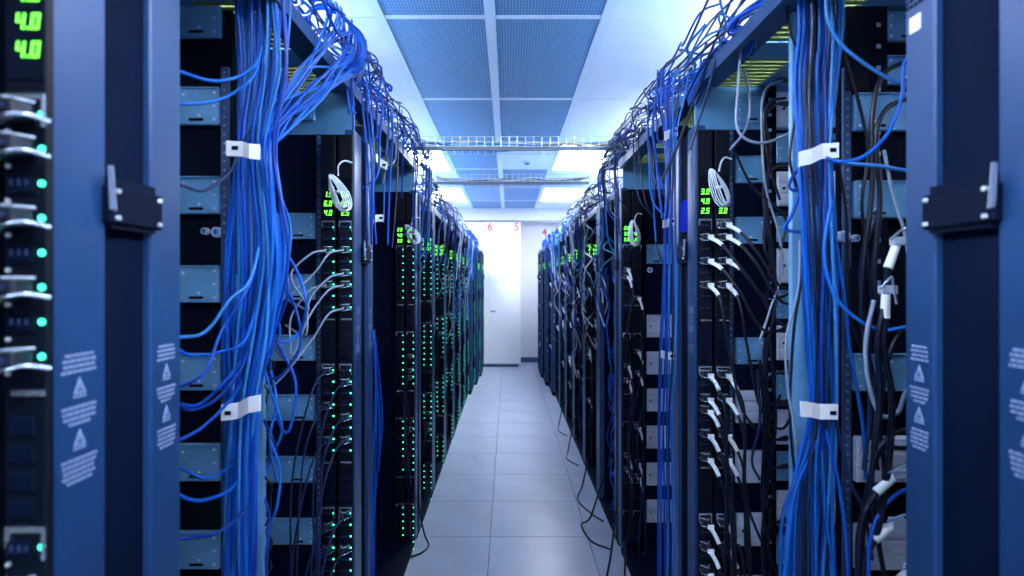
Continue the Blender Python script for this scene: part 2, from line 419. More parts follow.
def rail_mesh(h, wid, pitch, hs, m='rail', hm='hole', depth=.012):
    q = MB(); q.box(0, wid, 0, depth, 0, h, m)
    z = pitch*.5
    while z < h-.01:
        q.box(wid/2-hs/2, wid/2+hs/2, -.0008, 0, z-hs/2, z+hs/2, hm); z += pitch
    return q.mesh('mounting_rail')
def rack(s, idx, y0, y1, p2, p1, top=2.1, roof=2.25, walls=(), label='', open_back=False, slots=True):
    """y0..y1 footprint; p2 / p1 widths of the near and far uprights; walls: y of the inner frames that face the camera"""
    t = thing('server_rack', label, 'server rack', (X(s, .5), (y0+y1)/2, 0), 'server racks in the %s row' % SIDE[s])
    ox, oy = -X(s, .5), -(y0+y1)/2
    def B(mb, nm): return mb.build(nm, t, (ox, oy, 0))
    def bx(mb, d0, d1, a, b, z0, z1, m, c=0): return mb.box(X(s, d0), X(s, d1), a, b, z0, z1, m, c)
    B(bx(MB(), 0, .035, y0, y0+p2, .06, top, 'post', .003), 'post')
    B(bx(MB(), 0, .035, y1-p1, y1, .06, top, 'post', .003), 'post')
    B(bx(MB(), .04, 1.0, y0+.004, y0+.02, .06, top, 'recess'), 'side_panel')
    B(bx(MB(), .04, 1.0, y1-.025, y1-.004, .06, top, 'recess'), 'side_panel')
    B(bx(MB(), .015, 1.0, y0, y1, 0, .06, 'recess'), 'plinth')
    # roof with slots
    rf = MB()
    if slots and roof > 2.15:
        L = y1-y0; bx(rf, -.0, .10, y0, y1, roof, roof+.012, 'post'); bx(rf, .24, 1.0, y0, y1, roof, roof+.012, 'roofblue')
        y = y0; n = int(L/.35)
        for i in range(n):
            a = y0+L*i/n; b = y0+L*(i+1)/n
            bx(rf, .10, .24, a, a+(b-a)*.3, roof, roof+.012, 'roofblue')
    else: bx(rf, 0, 1.0, y0, y1, roof, roof+.012, 'roofblue')
    B(rf, 'roof')
    if slots and roof > 2.15:
        n = int((y1-y0)/.35)
        for i in range(n):
            a = y0+(y1-y0)*i/n; b = y0+(y1-y0)*(i+1)/n
            g = MB(); a2 = a+(b-a)*.3
            for k in range(9):
                q = a2+(b-a2)*k/9; bx(g, .10, .24, q, q+(b-a2)/9*.72, roof+.002, roof+.008, 'lime')
            B(g, 'slot_glow_strip')  # lime bars stand for light showing through the slots
    if roof > top:
        B(bx(MB(), .0, .02, y0, y1, roof-.03, roof, 'post'), 'roof_edge')
        B(bx(MB(), .02, .5, y1-.03, y1-.015, top, roof, 'roofblue'), 'header_plate')
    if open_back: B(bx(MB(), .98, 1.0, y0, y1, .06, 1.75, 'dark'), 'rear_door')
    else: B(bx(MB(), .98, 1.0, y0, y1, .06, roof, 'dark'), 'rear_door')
    return t, B, bx
def bracket(B, bx, s, ya, yb, z, near=False):
    m = MB(); bx(m, -.012, .004, ya, yb, z-.03, z+.022, 'bracket', .003 if near else 0); bx(m, -.006, .03, ya+.01, yb-.01, z-.036, z+.034, 'bracket')
    o = B(m, 'joining_bracket')
    if near:
        for yy in (ya+.012, yb-.012):
            for zz in (z-.022, z+.014): MB().cyl((X(s, -.012), yy, zz), (X(s, -.0165), yy, zz), .0032, 'screw', 8).build('bolt', o)
        l = MB(); l.prism([(ya-.003, z-.012), (ya+.004, z-.014), (ya-.003, z+.045), (ya-.007, z+.045)], 'x', X(s, -.018), X(s, -.012), 'silver')
        l.build('latch_lever', o)

RAIL_A = rail_mesh(2.0, .018, .0222, .0045)
RAIL_SQ = rail_mesh(2.0, .045, .0535, .0105, 'dark')
# inner frame of a rack that faces the camera: dark backing, punched rail, server casings between
def frame_wall(B, bx, s, y, d0, roof, railmat='a'):
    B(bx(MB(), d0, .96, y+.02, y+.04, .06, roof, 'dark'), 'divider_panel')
    o = B(MB().box(0, 0, 0, 0, 0, 0, 'rail'), 'mounting_rail'); o.data = RAIL_A
    o.location = (o.location.x+min(X(s, d0), X(s, d0+.018)), o.location.y+y, .1)
def server(s, y, d0, d1, zc, h, m, label, group, depth=.018, style=0):
    """one server casing: steel face towards the camera with screws, a slot and a folded lip"""
    xa, xb = sorted((X(s, d0), X(s, d1))); xc = (xa+xb)/2; wd = (xb-xa)/2
    t = thing('server', label, 'server', (xc, y, zc-h/2), group)
    MB().box(-wd, wd, 0, depth, 0, h, m, .0025).build('casing', t)
    sx = -s      # side nearest the aisle
    if style == 0:
        for e, zz in ((.012, .14), (.012, .5), (.012, .86), (.09, .8), (.05, .25)):
            MB().cyl((sx*(wd-e), 0, h*zz), (sx*(wd-e), -.003, h*zz), .0032, 'screw', 8).build('screw', t)
        MB().box(sx*(wd-.04), sx*(wd-.075), -.002, 0, h*.1, h*.17, 'dark').build('slot', t)
        MB().box(-wd, wd, -.006, 0, h-.003, h, m).build('lip', t)
    else:
        for k in range(3): MB().box(-wd+.002, wd-.002, -.004-.002*(k == 1), 0, h*(.03+.33*k), h*(.03+.33*k+.29), m, .002).build('front_panel', t)
        MB().cyl((sx*(wd-.02), -.004, h*.5), (sx*(wd-.02), -.009, h*.5), .005, 'dark', 8).build('lock', t)
        MB().cyl((sx*(wd-.05), -.004, h*.2), (sx*(wd-.05), -.008, h*.2), .003, 'screw', 8).build('screw', t)
    return t
PITCH = .2186
def hz(py, z): return CH-(py-VY)*z/F

J = {-1: [(.706, .806, .907, .99), (2.11, 2.21, 2.31, 2.40), (3.5, 3.58, 3.66, 3.73)],
     1: [(.69, .784, .90, .967), (2.05, 2.14, 2.25, 2.35), (3.4, 3.48, 3.56, 3.63)]}
DISP = {(-1, 0): (['4.0', '4.0', '4.0'], ['2.0', '4.0', '3.0']), (-1, 1): (['5.0', '4.0', '2.5'], ['1.5', '6.0', '4.0']),
        (-1, 2): (['3.5', '5.0', '6.0'], ['2.0', '4.0', '3.5']), (1, 0): (['3.0', '2.0', '4.0'], ['3.0', '4.5', '2.0']),
        (1, 1): (['3.0', '4.0', '2.5'], ['', '', '3.0']), (1, 2): (['2.0', '3.0', '5.0'], ['', '6.0', '2.5'])}
YEND = 10.75
PDU_FAR = {-1: [4.3+.8*i for i in range(9)], 1: [4.2+.8*i for i in range(9)]}
for s in (-1, 1):
    sd_ = SIDE[s]
    j = J[s]
    spans = [(-.7, j[0][1]), (j[0][2], j[1][1]), (j[1][2], j[2][1])]
    for i, (a, b) in enumerate(spans):
        p2 = j[i-1][3]-j[i-1][2] if i else .08; p1 = j[i][1]-j[i][0]
        lab = ['server rack at the near %s edge of the picture with a warning-labelled post' % sd_,
               'open server rack with the thick blue cable bundle in the %s row' % sd_,
               'open server rack just beyond the blue bundle rack in the %s row' % sd_][i]
        t, B, bx = rack(s, i, a, b, p2, p1, label=lab, open_back=(s == 1 and i == 1))
        warning_print(t, s, 0, b-p1, b, 1.392 if s < 0 else 1.398, 1.0)
        t.children[-1].location = (-X(s, .5), -(a+b)/2, 0)
        if i:
            warning_print(t, s, 0, a, a+p2, 1.383, 1.0); t.children[-1].location = (-X(s, .5), -(a+b)/2, 0)
        # channel between two neighbouring racks
        B(bx(MB(), .012, .03, j[i][1], j[i][2], .06, 2.1, 'recess'), 'joint_strip')
        bracket(B, bx, s, j[i][1]-.008, j[i][2]+.012, 1.67, near=(i < 2))
        if s == 1 and i == 1:
            B(MB().box(X(s, -.001), X(s, 0), a+.03, a+.055, 1.955, 1.98, 'white'), 'sticker')
            gm = MB()
            for r_ in range(12):
                for c_ in range(5): gm.box(X(s, -.0008), X(s, 0), a+.018+.01*c_, a+.0245+.01*c_, 1.995+.009*r_, 2.0005+.009*r_, 'recess')
            B(gm, 'vent_holes')
        if s == 1 and i == 1: B(MB().box(X(s, -.001), X(s, 0), j[1][2]-.105, j[1][2]-.025, 1.745, 1.86, 'blueS'), 'blue_sticker')
        ym = (a+b)/2+.0
        yw = j[i][0]+.04
        frame_wall(B, bx, s, yw+.02, .135, 2.25)
        wa = 1.5 if i == 1 else 2.6 if i == 2 else (a+b)/2+.05
        frame_wall(B, bx, s, wa, .16 if s < 0 else .2, 2.25)
        if s == 1 and i == 1:
            o = B(MB().box(0, 0, 0, 0, 0, 0, 'rail'), 'mounting_rail'); o.data = RAIL_SQ; o.location = (o.location.x+X(s, .26), o.location.y+wa-.006, .25)
            B(bx(MB(), .205, .26, wa-.004, wa+.01, 1.40, 1.60, 'black'), 'blank_panel')
            B(bx(MB(), .205, .262, wa-.004, wa+.01, 2.04, 2.25, 'black'), 'blank_panel')
            o = B(MB().box(0, 0, 0, 0, 0, 0, 'rail'), 'mounting_rail'); o.data = RAIL_SQ; o.location = (o.location.x+X(s, .255), o.location.y+yw+.012, .25)
        # vertical cable channel on the divider
        B(bx(MB(), .085, .15, wa+.03, wa+.05, .06, 2.25, 'teal' if i == 1 else 'rail' if s < 0 else 'recess'), 'cable_channel')
        dl, dr_ = DISP[(s, i)]
        pd = [('inner' if k else 'outer') for k in (0, 1)]
        for k in (0, 1):
            pdu(s, j[i][0]-.012, (-.007 if (s, i) == (-1, 0) else .004)+.06*k, '%s black power strip with green digits in the %s %s rack' % (['aisle-side', 'inner'][k], ['nearest', 'second', 'third'][i], sd_),
                (dl, dr_)[k], leds=(s < 0), near=(i == 0), dz=(.014 if i == 0 else -.01), group='power strips in the %s row' % sd_)
    # racks farther away, .8 m each
    e0 = spans[-1][1]; prev = j[2][2]
    for i, y in enumerate(PDU_FAR[s]):
        b = y+.06; XO = FAR_OFF.get(3+i, 0.0)
        t, B, bx = rack(s, 3+i, prev, b, .05, .06, top=2.08, roof=2.1, slots=False,
                        label='narrow server rack, %s from the camera in the %s row' % (ORD[3+i], sd_))
        B(bx(MB(), .012, .03, b, b+.03, .06, 2.05, 'recess'), 'joint_strip')
        bracket(B, bx, s, b-.01, b+.04, 1.67)
        rr = random.Random(i*7+s)
        for k in (0, 1):
            if s == 1 and i == 0: continue
            ln = [rr.choice(['2.0', '3.0', '4.0', '5.0', '6.0', '1.5', '2.5', '3.5']) for _ in range(3)]
            pdu(s, y-.012, .004+.05*k, '%s power strip in the %s rack from the camera, %s row' % (['aisle-side', 'inner'][k], ORD[3+i], sd_), ln, leds=(s < 0), group='power strips in the %s row' % sd_, wid=.045)
        prev = b+.03
    XO = 0.0

# ---- servers on the inner frames
def serverset(s, y, d0, d1, pys, zref, mats, where, grp, h=.093, styles=None):
    for i, py in enumerate(pys):
        m = mats[i]; st = 1 if m == 'alu' else 0
        server(s, y-.006 if st else y, d0, d1, hz(py, zref), h if st == 0 else h+.02, m, '%s server, %s from the top %s' % ('grey ribbed' if st else 'blue-grey steel', ORD[i], where), grp, style=st)
serverset(-1, 1.5, .182, .50, [18, 106, 195, 284, 372, 463, 551, 640], 1.5, ['teal']*8, 'beside the thick bundle in the left rack', 'servers beside the left bundle')
serverset(-1, 2.16, .157, .47, [107, 226, 287, 348, 408, 470, 532, 594], 2.16, ['teal']*8, 'beside the left power strips', 'servers beside the left power strips')
serverset(1, 1.5, .305, .62, [26, 70], 1.5, ['teal', 'teal'], 'under the roof of the right bundle rack', 'small servers under the right roof', h=.07)
serverset(1, 1.49, .222, .60, [113, 200, 372, 458, 545, 634], 1.5, ['teal', 'teal', 'teal', 'alu', 'alu', 'alu'], 'beside the thick bundle in the right rack', 'servers beside the right bundle')
serverset(1, 2.10, .158, .255, [112, 171, 231, 350, 405, 464, 526, 588], 2.13, ['teal']*4+['alu']*4, 'beside the right power strips', 'servers beside the right power strips')
serverset(1, 2.10, .30, .56, [112, 150, 190, 228, 266, 304, 342, 384, 425, 464, 505, 546], 2.13, ['alu', 'teal']*6, 'deep behind the right power strips', 'deep servers in the right rack', h=.10)
serverset(1, 3.45, .157, .45, [254, 326, 363, 400, 437, 474, 511], 3.45, ['teal']+['alu']*6, 'in the third right rack', 'servers in the third right rack', h=.11)

# round locks on the blank panels, and black plugs on the deep servers of the right rack
for px, py, z, r, lab in ((204, 231, 1.505, .009, 'smaller round steel lock beside the left bundle'), (216, 232, 1.505, .013, 'larger round steel lock beside the left bundle'), (845, 236, 1.49, .014, 'larger round steel lock beside the right bundle'), (857, 238, 1.49, .009, 'smaller round steel lock beside the right bundle'), (650, 270, 3.45, .016, 'round steel lock in the third right rack')):
    t = thing('panel_lock', lab, 'lock', P(px, py, z), 'round panel locks')
    MB().cyl((0, 0, 0), (0, .02, 0), r, 'alu', 16).build('rim', t); MB().cyl((0, -.003, 0), (0, .001, 0), r*.7, 'teal', 14).build('face', t)
    MB().box(-r*.1, r*.1, -.0045, -.003, -r*.4, r*.4, 'dark').build('key_slot', t)
for i, py in enumerate((80, 104, 166, 214, 330, 372, 402, 438, 466, 520)):
    a = P(787, py, 2.03); t = thing('power_cable', 'black cable with a stout plug on the deep right servers, %s from the top' % ORD[i], 'power cable', a, 'plugs on the deep right servers')
    MB().cyl((.0, 0, 0), (-.035, -.012, -.002), .011, 'conn', 8, .006).build('plug', t)
    q = R.uniform(30, 90)
    MB().tube(spline([Vector((-.033, -.012, -.002))]+[P(x, y, z)-a for x, y, z in ((771, py+4, 2.0), (764, py+18, 1.99), (765, py+18+q*.5, 1.97), (770, py+18+q, 1.97), (766, py+30+q*1.6, 1.99))], 6), .0042, 'cable_black', 6).build('cord', t)

# ------------------------------------------------------------------ cross trays over the aisle
def cross_tray(y, x0, x1, z, label, n, nc):
    t = thing('cable_tray', label, 'cable tray', ((x0+x1)/2, y, z))
    L = (x1-x0)/2
    MB().box(-L, L, -.012, .012, -.02, .0, 'traybar').build('support_bar', t)
    for yy in (0, .21):
        m = MB()
        for zz in (.004, .03, .06): m.cyl((-L, yy, zz), (L, yy, zz), .0022, 'traywire', 5)
        for k in range(n+1):
            q = -L+2*L*k/n; m.cyl((q, yy, 0), (q, yy, .062), .0022, 'traywire', 5)
        m.build('side_mesh', t)
    m = MB()
    for k in range(n+1): q = -L+2*L*k/n; m.cyl((q, 0, .003), (q, .21, .003), .0022, 'traywire', 5)
    m.build('bottom_mesh', t)
    rr = random.Random(int(y*10))
    for i in range(nc):
        yy = .02+.17*(i+.5)/nc; pts = []
        for k in range(9):
            q = -L*1.02+2.04*L*k/8; pts.append((q+(x0+x1)/2, y+yy+rr.uniform(-.015, .015), z+.012+rr.uniform(0, .03)+(.03 if k in (0, 8) else 0)))
        c = rr.choice(['cable_grey', 'cable_teal', 'cable_blue_5', 'cable_blue_0', 'cable_white', 'cable_yellow', 'cable_navy'])
        cable(pts, .004, c, '%s cable lying in the %s tray across the aisle' % (colname(c), 'nearer' if y < 4 else 'farther'), 'cables in the cross trays', seg=4, n=5)
cross_tray(3.53, -.57, .68, 2.36, 'nearer wire cable tray crossing above the aisle', 26, 8)
cross_tray(4.75, -.57, .64, 2.36, 'farther wire cable tray crossing above the aisle', 26, 6)

# ------------------------------------------------------------------ cables
def jit(a): return R.uniform(-a, a)
# --- thick bundle in the left rack
LB = 'bright blue network cable in the thick bundle of the left rack'
for i in range(42):
    u = R.random(); v = R.random()
    x0 = 232+56*u; zz = 1.40+.09*v
    top = R.random()
    pts = []
    ph = R.uniform(0, 6)
    for k, py in enumerate([690, 600, 510, 411, 330, 250, 150]):
        sq = {690: .62, 600: .6, 510: .58, 411: .58, 330: .92, 250: 1.1, 150: .75}[py]
        cxp = {690: 236, 600: 237, 510: 239, 411: 243, 330: 251, 250: 256, 150: 254}[py]
        x = cxp+(x0-260)*sq*.95+5*math.sin(ph+k*1.3)*sq
        pts.append(P(x, py, zz+.015*math.sin(ph*2+k)))
    if top < .55:      # straight up through the roof
        xx = 238+50*u
        pts += [P(xx, 70, zz), P(xx+jit(6), 0, zz+.0), P(xx+jit(8), -60, zz)]
    else:              # fan out to the right and over the roof edge of the far part
        f = R.random()
        pts += [(-.60+.02*f+jit(.008), 1.48+.04*f, 1.96+jit(.06)), (-.555+.01*f+jit(.01), 1.55+.2*f+jit(.05), 2.11+jit(.03)), (-.526+jit(.006), 1.62+.36*f, 2.23), (-.512+jit(.01), 1.68+.46*f, 2.33), (-.55, 1.8+.5*f, 2.43+jit(.03)), (-.62, 1.95+.5*f, 2.38)]
    cable(pts, R.choice([.0036, .004, .0042]), R.choice(BL[:5]+BL[:2]+['cable_blue_5']), LB, 'left blue bundle', seg=6)
# --- thick bundle in the right rack
for i in range(38):
    u = R.random(); zz = 1.38+.09*R.random(); ph = R.uniform(0, 6)
    dark = (u > .25 and R.random() < .5)
    pts = []
    for k, py in enumerate([700, 600, 520, 460, 411, 330, 240, 155, 80, 20, -40, -90]):
        cxp, wd = {700: (810, 54), 600: (811, 54), 520: (814, 48), 460: (818, 38), 411: (821, 28), 330: (820, 32), 240: (819, 34), 155: (818, 34), 80: (818, 44), 20: (820, 46), -40: (812, 52), -90: (800, 56)}[py]
        pts.append(P(cxp+(u-.5)*wd+3.5*math.sin(ph+k*1.2), py, zz+.015*math.sin(ph*2+k)))
    m = 'cable_black' if dark and R.random() < .6 else ('cable_navy' if dark else R.choice(BL[:5]+BL[3:6]))
    cable(pts, R.choice([.0034, .004, .0042]), m, ('dark' if dark else 'bright blue')+' network cable in the thick bundle of the right rack', 'right blue bundle' if not dark else 'dark cables of the right bundle', seg=6)
# --- white cable clamps
def clamp(pts2, z, dz, th, label, hole):
    """folded white strap: plan points along x (px) and y offset, band height in px"""
    t = thing('cable_clamp', label, 'cable clamp', P(pts2[0][0], pts2[0][1], z), 'white cable clamps')
    o = P(pts2[0][0], pts2[0][1], z)
    top = [P(x, y-th/2, z+q)-o for x, y, q in pts2]; bot = [P(x, y+th/2, z+q)-o for x, y, q in pts2]
    n = len(pts2); off = Vector((0, .006, 0))
    v = top+bot+[p+off for p in top]+[p+off for p in bot]
    f = []
    for i in range(n-1):
        f += [(i, i+1, n+i+1, n+i), (2*n+i, 3*n+i, 3*n+i+1, 2*n+i+1), (i, 2*n+i, 2*n+i+1, i+1), (n+i, n+i+1, 3*n+i+1, 3*n+i)]
    f += [(0, n, 3*n, 2*n), (n-1, 2*n+n-1, 3*n+n-1, n+n-1)]
    MB().add(v, f, 'white').build('strap', t)
    h = P(hole[0], hole[1], z+hole[2])-o
    MB().box(h.x-.007, h.x+.007, h.y-.002, h.y-.0005, h.z-.0045, h.z+.0045, 'dark').build('slot', t)
clamp([(226, 148, .0), (243, 149, 0), (249, 151, -.03), (259, 152, -.03)], 1.34, 0, 15, 'upper white clamp on the left blue bundle', (235, 148, 0))
clamp([(221, 413, 0), (238, 411, 0), (248, 405, -.02), (260, 403, -.03)], 1.34, 0, 16, 'lower white clamp on the left blue bundle', (228, 413, 0))
clamp([(839, 150, 0), (822, 151, 0), (812, 156, -.02), (800, 159, -.03)], 1.34, 0, 15, 'upper white clamp on the right blue bundle', (833, 150, 0))
clamp([(838, 412, 0), (820, 412, 0), (812, 410, -.02), (801, 409, -.03)], 1.34, 0, 15, 'lower white clamp on the right blue bundle', (833, 413, 0))
clamp([(678, 131, 0), (671, 133, 0), (665, 136, -.03)], 2.2, 0, 9, 'small white clamp on the slim right bundle near the top', (676, 131, 0))
clamp([(674, 221, 0), (668, 223, 0), (663, 224, -.03)], 2.2, 0, 8, 'small white clamp on the slim right bundle at mid height', (672, 221, 0))
clamp([(674, 356, 0), (667, 356, 0), (661, 354, -.03)], 2.2, 0, 8, 'small white clamp on the slim right bundle low down', (672, 356, 0))
clamp([(387, 166, 0), (381, 163, 0), (376, 157, -.03)], 2.45, 0, 8, 'small white clamp beside the left rack joint at the top', (384, 165, 0))
clamp([(383, 218, 0), (377, 218, 0), (373, 220, -.03)], 2.45, 0, 7, 'small white clamp beside the left rack joint at mid height', (381, 218, 0))
# --- loose blue cables swinging from the left bundle to the near side
LL = 'loose blue network cable looping out of the left bundle'
loops = [[(262, 40), (257, 62), (240, 76), (212, 81), (178, 71)], [(262, 52), (252, 78), (230, 95), (205, 103), (176, 104)],
         [(262, 235), (250, 280), (230, 300), (205, 332), (175, 338)], [(262, 250), (246, 292), (222, 330), (205, 372), (178, 388)],
         [(258, 300), (245, 340), (220, 352), (190, 355), (172, 345)], [(255, 330), (240, 370), (215, 400), (190, 410), (176, 402)],
         [(248, 372), (230, 400), (205, 425), (186, 437), (172, 443)], [(246, 470), (230, 490), (205, 500), (188, 499), (172, 490)],
         [(252, 500), (236, 520), (214, 534), (192, 538), (172, 540)], [(246, 355), (228, 378), (200, 404), (176, 404)],
         [(256, 120), (240, 150), (230, 172), (205, 190), (185, 186), (168, 180)], [(240, 455), (225, 470), (205, 478), (185, 470), (168, 462)]]
for i, l in enumerate(loops):
    n = len(l); pts = [P(x, y, (1.46 if k == 0 else 1.38)-.16*k/(n-1)+.02*jit(1)) for k, (x, y) in enumerate(l)]
    m = R.choice(BL[:6]) if i != 10 else 'cable_navy'
    rk = sorted(q[0][1] for q in loops).index(l[0][1])
    cable(pts, .0038, m, ('loose blue' if i != 10 else 'dark')+' network cable looping left out of the left bundle, %s from the top' % ORD[rk], 'loose cables of the left bundle')
loops2 = [[(272, 250), (282, 265), (288, 290), (280, 318), (268, 345), (262, 380)], [(270, 240), (292, 262), (306, 300), (300, 330), (285, 342), (272, 338)],
          [(278, 190), (290, 225), (288, 260), (278, 300), (272, 340)], [(268, 330), (284, 355), (296, 385), (291, 425), (284, 432), (276, 415)],
          [(262, 360), (272, 395), (282, 430), (270, 460), (262, 490), (258, 520)], [(270, 440), (280, 470), (276, 510), (262, 540), (250, 580)],
          [(266, 300), (280, 330), (270, 360), (276, 400), (270, 440), (276, 480)], [(264, 420), (275, 450), (262, 480), (270, 520), (266, 560), (270, 600)],
          [(280, 280), (296, 310), (300, 345), (282, 375), (268, 378)]]
for i, l in enumerate(sorted(loops2, key=lambda q: q[0][1])):
    cable([P(x, y, 1.52+.05*jit(1)+.004*k) for k, (x, y) in enumerate(l)], .0036, R.choice(BL[:5]), 'loose blue cable drooping at the far side of the left bundle, %s from the top' % ORD[i], 'drooping cables of the left bundle')
for i in range(9):
    y0 = 270+38*i+jit(10); pts = []
    x = 262+jit(6)
    for k in range(5): pts.append(P(x+R.choice([-1, 1])*R.uniform(2, 9), y0+14*k, 1.56+jit(.02)))
    cable(pts, .0035, 'cable_black', 'short black cable tangled along the left bundle', 'tangled black cables of the left bundle', seg=5)
# --- loose cables of the right bundle
rl = [([(826, -10), (828, 20), (842, 45), (868, 66), (892, 80), (908, 84)], 'cable_blue_5', 1.33),
      ([(826, 158), (842, 162), (866, 155), (890, 130), (902, 95), (906, 60)], 'cable_blue_1', 1.3),
      ([(830, 160), (855, 164), (880, 166), (902, 170)], 'cable_blue_5', 1.3),
      ([(832, 200), (824, 250), (832, 290), (852, 315), (880, 330), (908, 327)], 'cable_blue_3', 1.33),
      ([(836, 240), (845, 300), (850, 350), (862, 420), (866, 480)], 'cable_blue_4', 1.4),
      ([(804, 180), (792, 215), (784, 228), (800, 232), (808, 228)], 'cable_blue_0', 1.45),
      ([(812, 150), (790, 182), (796, 190), (810, 176)], 'cable_blue_2', 1.45),
      ([(815, 430), (800, 470), (784, 510), (780, 560), (784, 620)], 'cable_blue_4', 1.4),
      ([(818, 440), (795, 490), (788, 540), (782, 600)], 'cable_blue_3', 1.4),
      ([(826, 430), (838, 480), (846, 540), (850, 620)], 'cable_blue_1', 1.38),
      ([(822, 450), (826, 520), (834, 570), (842, 640)], 'cable_blue_4', 1.36),
      ([(906, 490), (890, 500), (874, 525), (868, 560), (872, 610)], 'cable_blue_1', 1.28)]
for l, m, z in rl:
    y_ = l[0][1]
    l = ([(935, l[0][1]-4)] if l[0][0] > 898 else [])+l+([(935, l[-1][1]+2)] if l[-1][0] > 898 else [])
    n = len(l)
    cable([P(x, y, z-.02*k/(n-1)) for k, (x, y) in enumerate(l)], .0042, m, 'loose blue cable beside the right bundle, starting %s from the top' % ORD[sorted(q[0][0][1] for q in rl).index(y_)], 'loose cables of the right bundle')
dk = [([(786, -10), (790, 30), (800, 60), (796, 110), (790, 160), (800, 200), (804, 260), (794, 330), (790, 420), (798, 500)], 'cable_black', 1.5, .0036),
      ([(800, 240), (798, 290), (786, 340), (788, 390), (796, 440), (800, 520), (796, 600)], 'cable_grey', 1.46, .003),
      ([(846, 60), (858, 100), (868, 150), (862, 210), (872, 300), (868, 380), (878, 470)], 'cable_black', 1.42, .004),
      ([(900, 64), (880, 80), (872, 120), (872, 190), (864, 260), (862, 320), (876, 400), (872, 470), (862, 540), (866, 600)], 'cable_black', 1.36, .006),
      ([(904, 100), (884, 112), (876, 140), (880, 200), (874, 280), (884, 330), (872, 400)], 'cable_black', 1.34, .006),
      ([(884, 150), (892, 190), (904, 230), (912, 262)], 'cable_grey', 1.3, .0035),
      ([(874, 300), (866, 340), (868, 380), (880, 414), (898, 412), (908, 390)], 'cable_grey', 1.3, .0048),
      ([(906, 430), (886, 440), (872, 470), (878, 540), (890, 600)], 'cable_black', 1.3, .0055),
      ([(836, 420), (850, 480), (864, 510), (872, 560)], 'cable_navy', 1.36, .004),
      ([(833, 140), (846, 210), (848, 300), (858, 340), (872, 372), (870, 440)], 'cable_black', 1.4, .004),
      ([(905, 448), (880, 452), (866, 500), (860, 570), (862, 640)], 'cable_black', 1.32, .006),
      ([(880, 206), (862, 260), (864, 330), (870, 400), (864, 470)], 'cable_navy', 1.38, .005),
      ([(904, 330), (888, 360), (880, 420), (884, 480), (870, 540)], 'cable_black', 1.33, .005)]
for l, m, z, r in dk:
    l = ([(935, l[0][1]-6)] if l[0][0] > 898 else [])+l+([(935, l[-1][1]-6)] if l[-1][0] > 898 else [])
    cable([P(x, y, z) for x, y in l], r, m, ('thick black' if r > .0045 and m != 'cable_grey' else 'thin dark' if m != 'cable_grey' else 'grey')+' cable hanging between the right bundle and the near post', 'hanging cables behind the right near post', 'hanging_cable')
# white plugs on thick cords at the near right post
plug_me = MB()
def big_plug(px, py, z, ang, label, cord):
    o = P(px, py, z); t = thing('power_plug', label, 'plug', o, 'white-sleeved plugs by the right near post')
    a = math.radians(ang); dx, dz = math.cos(a), math.sin(a)
    m = MB(); m.cyl((0, 0, 0), (dx*.055, 0, dz*.055), .0095, 'tag', 10, .0085); m.build('sleeve', t)
    m = MB(); m.box(dx*.06-.012, dx*.06+.02, -.011, .011, dz*.06-.009, dz*.06+.009, 'clear', .002); m.build('connector', t)
    m = MB(); m.tube(spline([(dx*.05-.02, -.012, dz*.05+.012), (dx*.07, -.016, dz*.07+.016), (dx*.09+.005, -.014, dz*.07+.004), (dx*.08+.014, -.012, dz*.05-.02)], 5), .0028, 'silver', 5); m.build('clip', t)
    c = [Vector((0, 0, 0))]+[P(x, y, z)-o for x, y in cord]
    m = MB(); m.tube(spline(c, 6), .007, 'cable_black', 8); m.build('cord', t)
big_plug(888, 268, 1.27, 70, 'upper white-sleeved plug beside the right near post', [(886, 300), (878, 340), (880, 400), (874, 450)])
big_plug(885, 318, 1.27, 88, 'second white-sleeved plug beside the right near post', [(884, 350), (892, 400), (888, 470), (876, 540)])
big_plug(876, 492, 1.27, 40, 'third white-sleeved plug beside the right near post', [(862, 520), (858, 560), (862, 620)])
big_plug(874, 540, 1.27, 38, 'lowest fully visible white-sleeved plug beside the right near post', [(864, 562), (860, 600), (864, 660)])
big_plug(890, 588, 1.27, 42, 'white-sleeved plug cut by the bottom picture edge at the right post', [(876, 620), (870, 660)])
# --- loose cables in the right rack between power strips and bundle
mid = [([(735, -10), (712, 50), (694, 100), (676, 150), (662, 180)], 'cable_black', 1.9), ([(770, -10), (745, 30), (738, 90), (738, 130), (760, 143), (790, 132), (805, 110)], 'cable_grey', 1.75),
       ([(780, -5), (790, 40), (798, 80), (800, 120)], 'cable_navy', 1.7), ([(745, -5), (722, 40), (708, 90), (690, 150)], 'cable_navy', 1.85),
       ([(782, 80), (764, 92), (762, 140), (766, 190), (778, 230), (782, 270), (770, 310), (760, 340)], 'cable_grey', 1.9),
       ([(735, 152), (752, 186), (775, 206), (786, 222), (780, 250)], 'cable_black', 1.9),
       ([(786, 98), (770, 102), (764, 120), (768, 160), (780, 200)], 'cable_black', 1.85),
       ([(764, 190), (772, 250), (776, 300), (766, 360), (768, 440), (774, 500)], 'cable_black', 1.9),
       ([(760, 360), (764, 430), (762, 500), (770, 560), (768, 620)], 'cable_black', 1.92), ([(770, 340), (776, 420), (768, 480), (762, 540), (766, 600)], 'cable_black', 1.88),
       ([(757, 370), (760, 420), (752, 460), (760, 480)], 'cable_navy', 1.9),
       ([(742, 60), (750, 100), (746, 128), (730, 150)], 'cable_grey', 1.95)]
for l, m, z in mid:
    cable([P(x, y, z) for x, y in l], .0042, m, ('grey' if m == 'cable_grey' else 'dark')+' cable hanging between the right power strips and the right bundle', 'hanging cables in the right rack', 'hanging_cable')

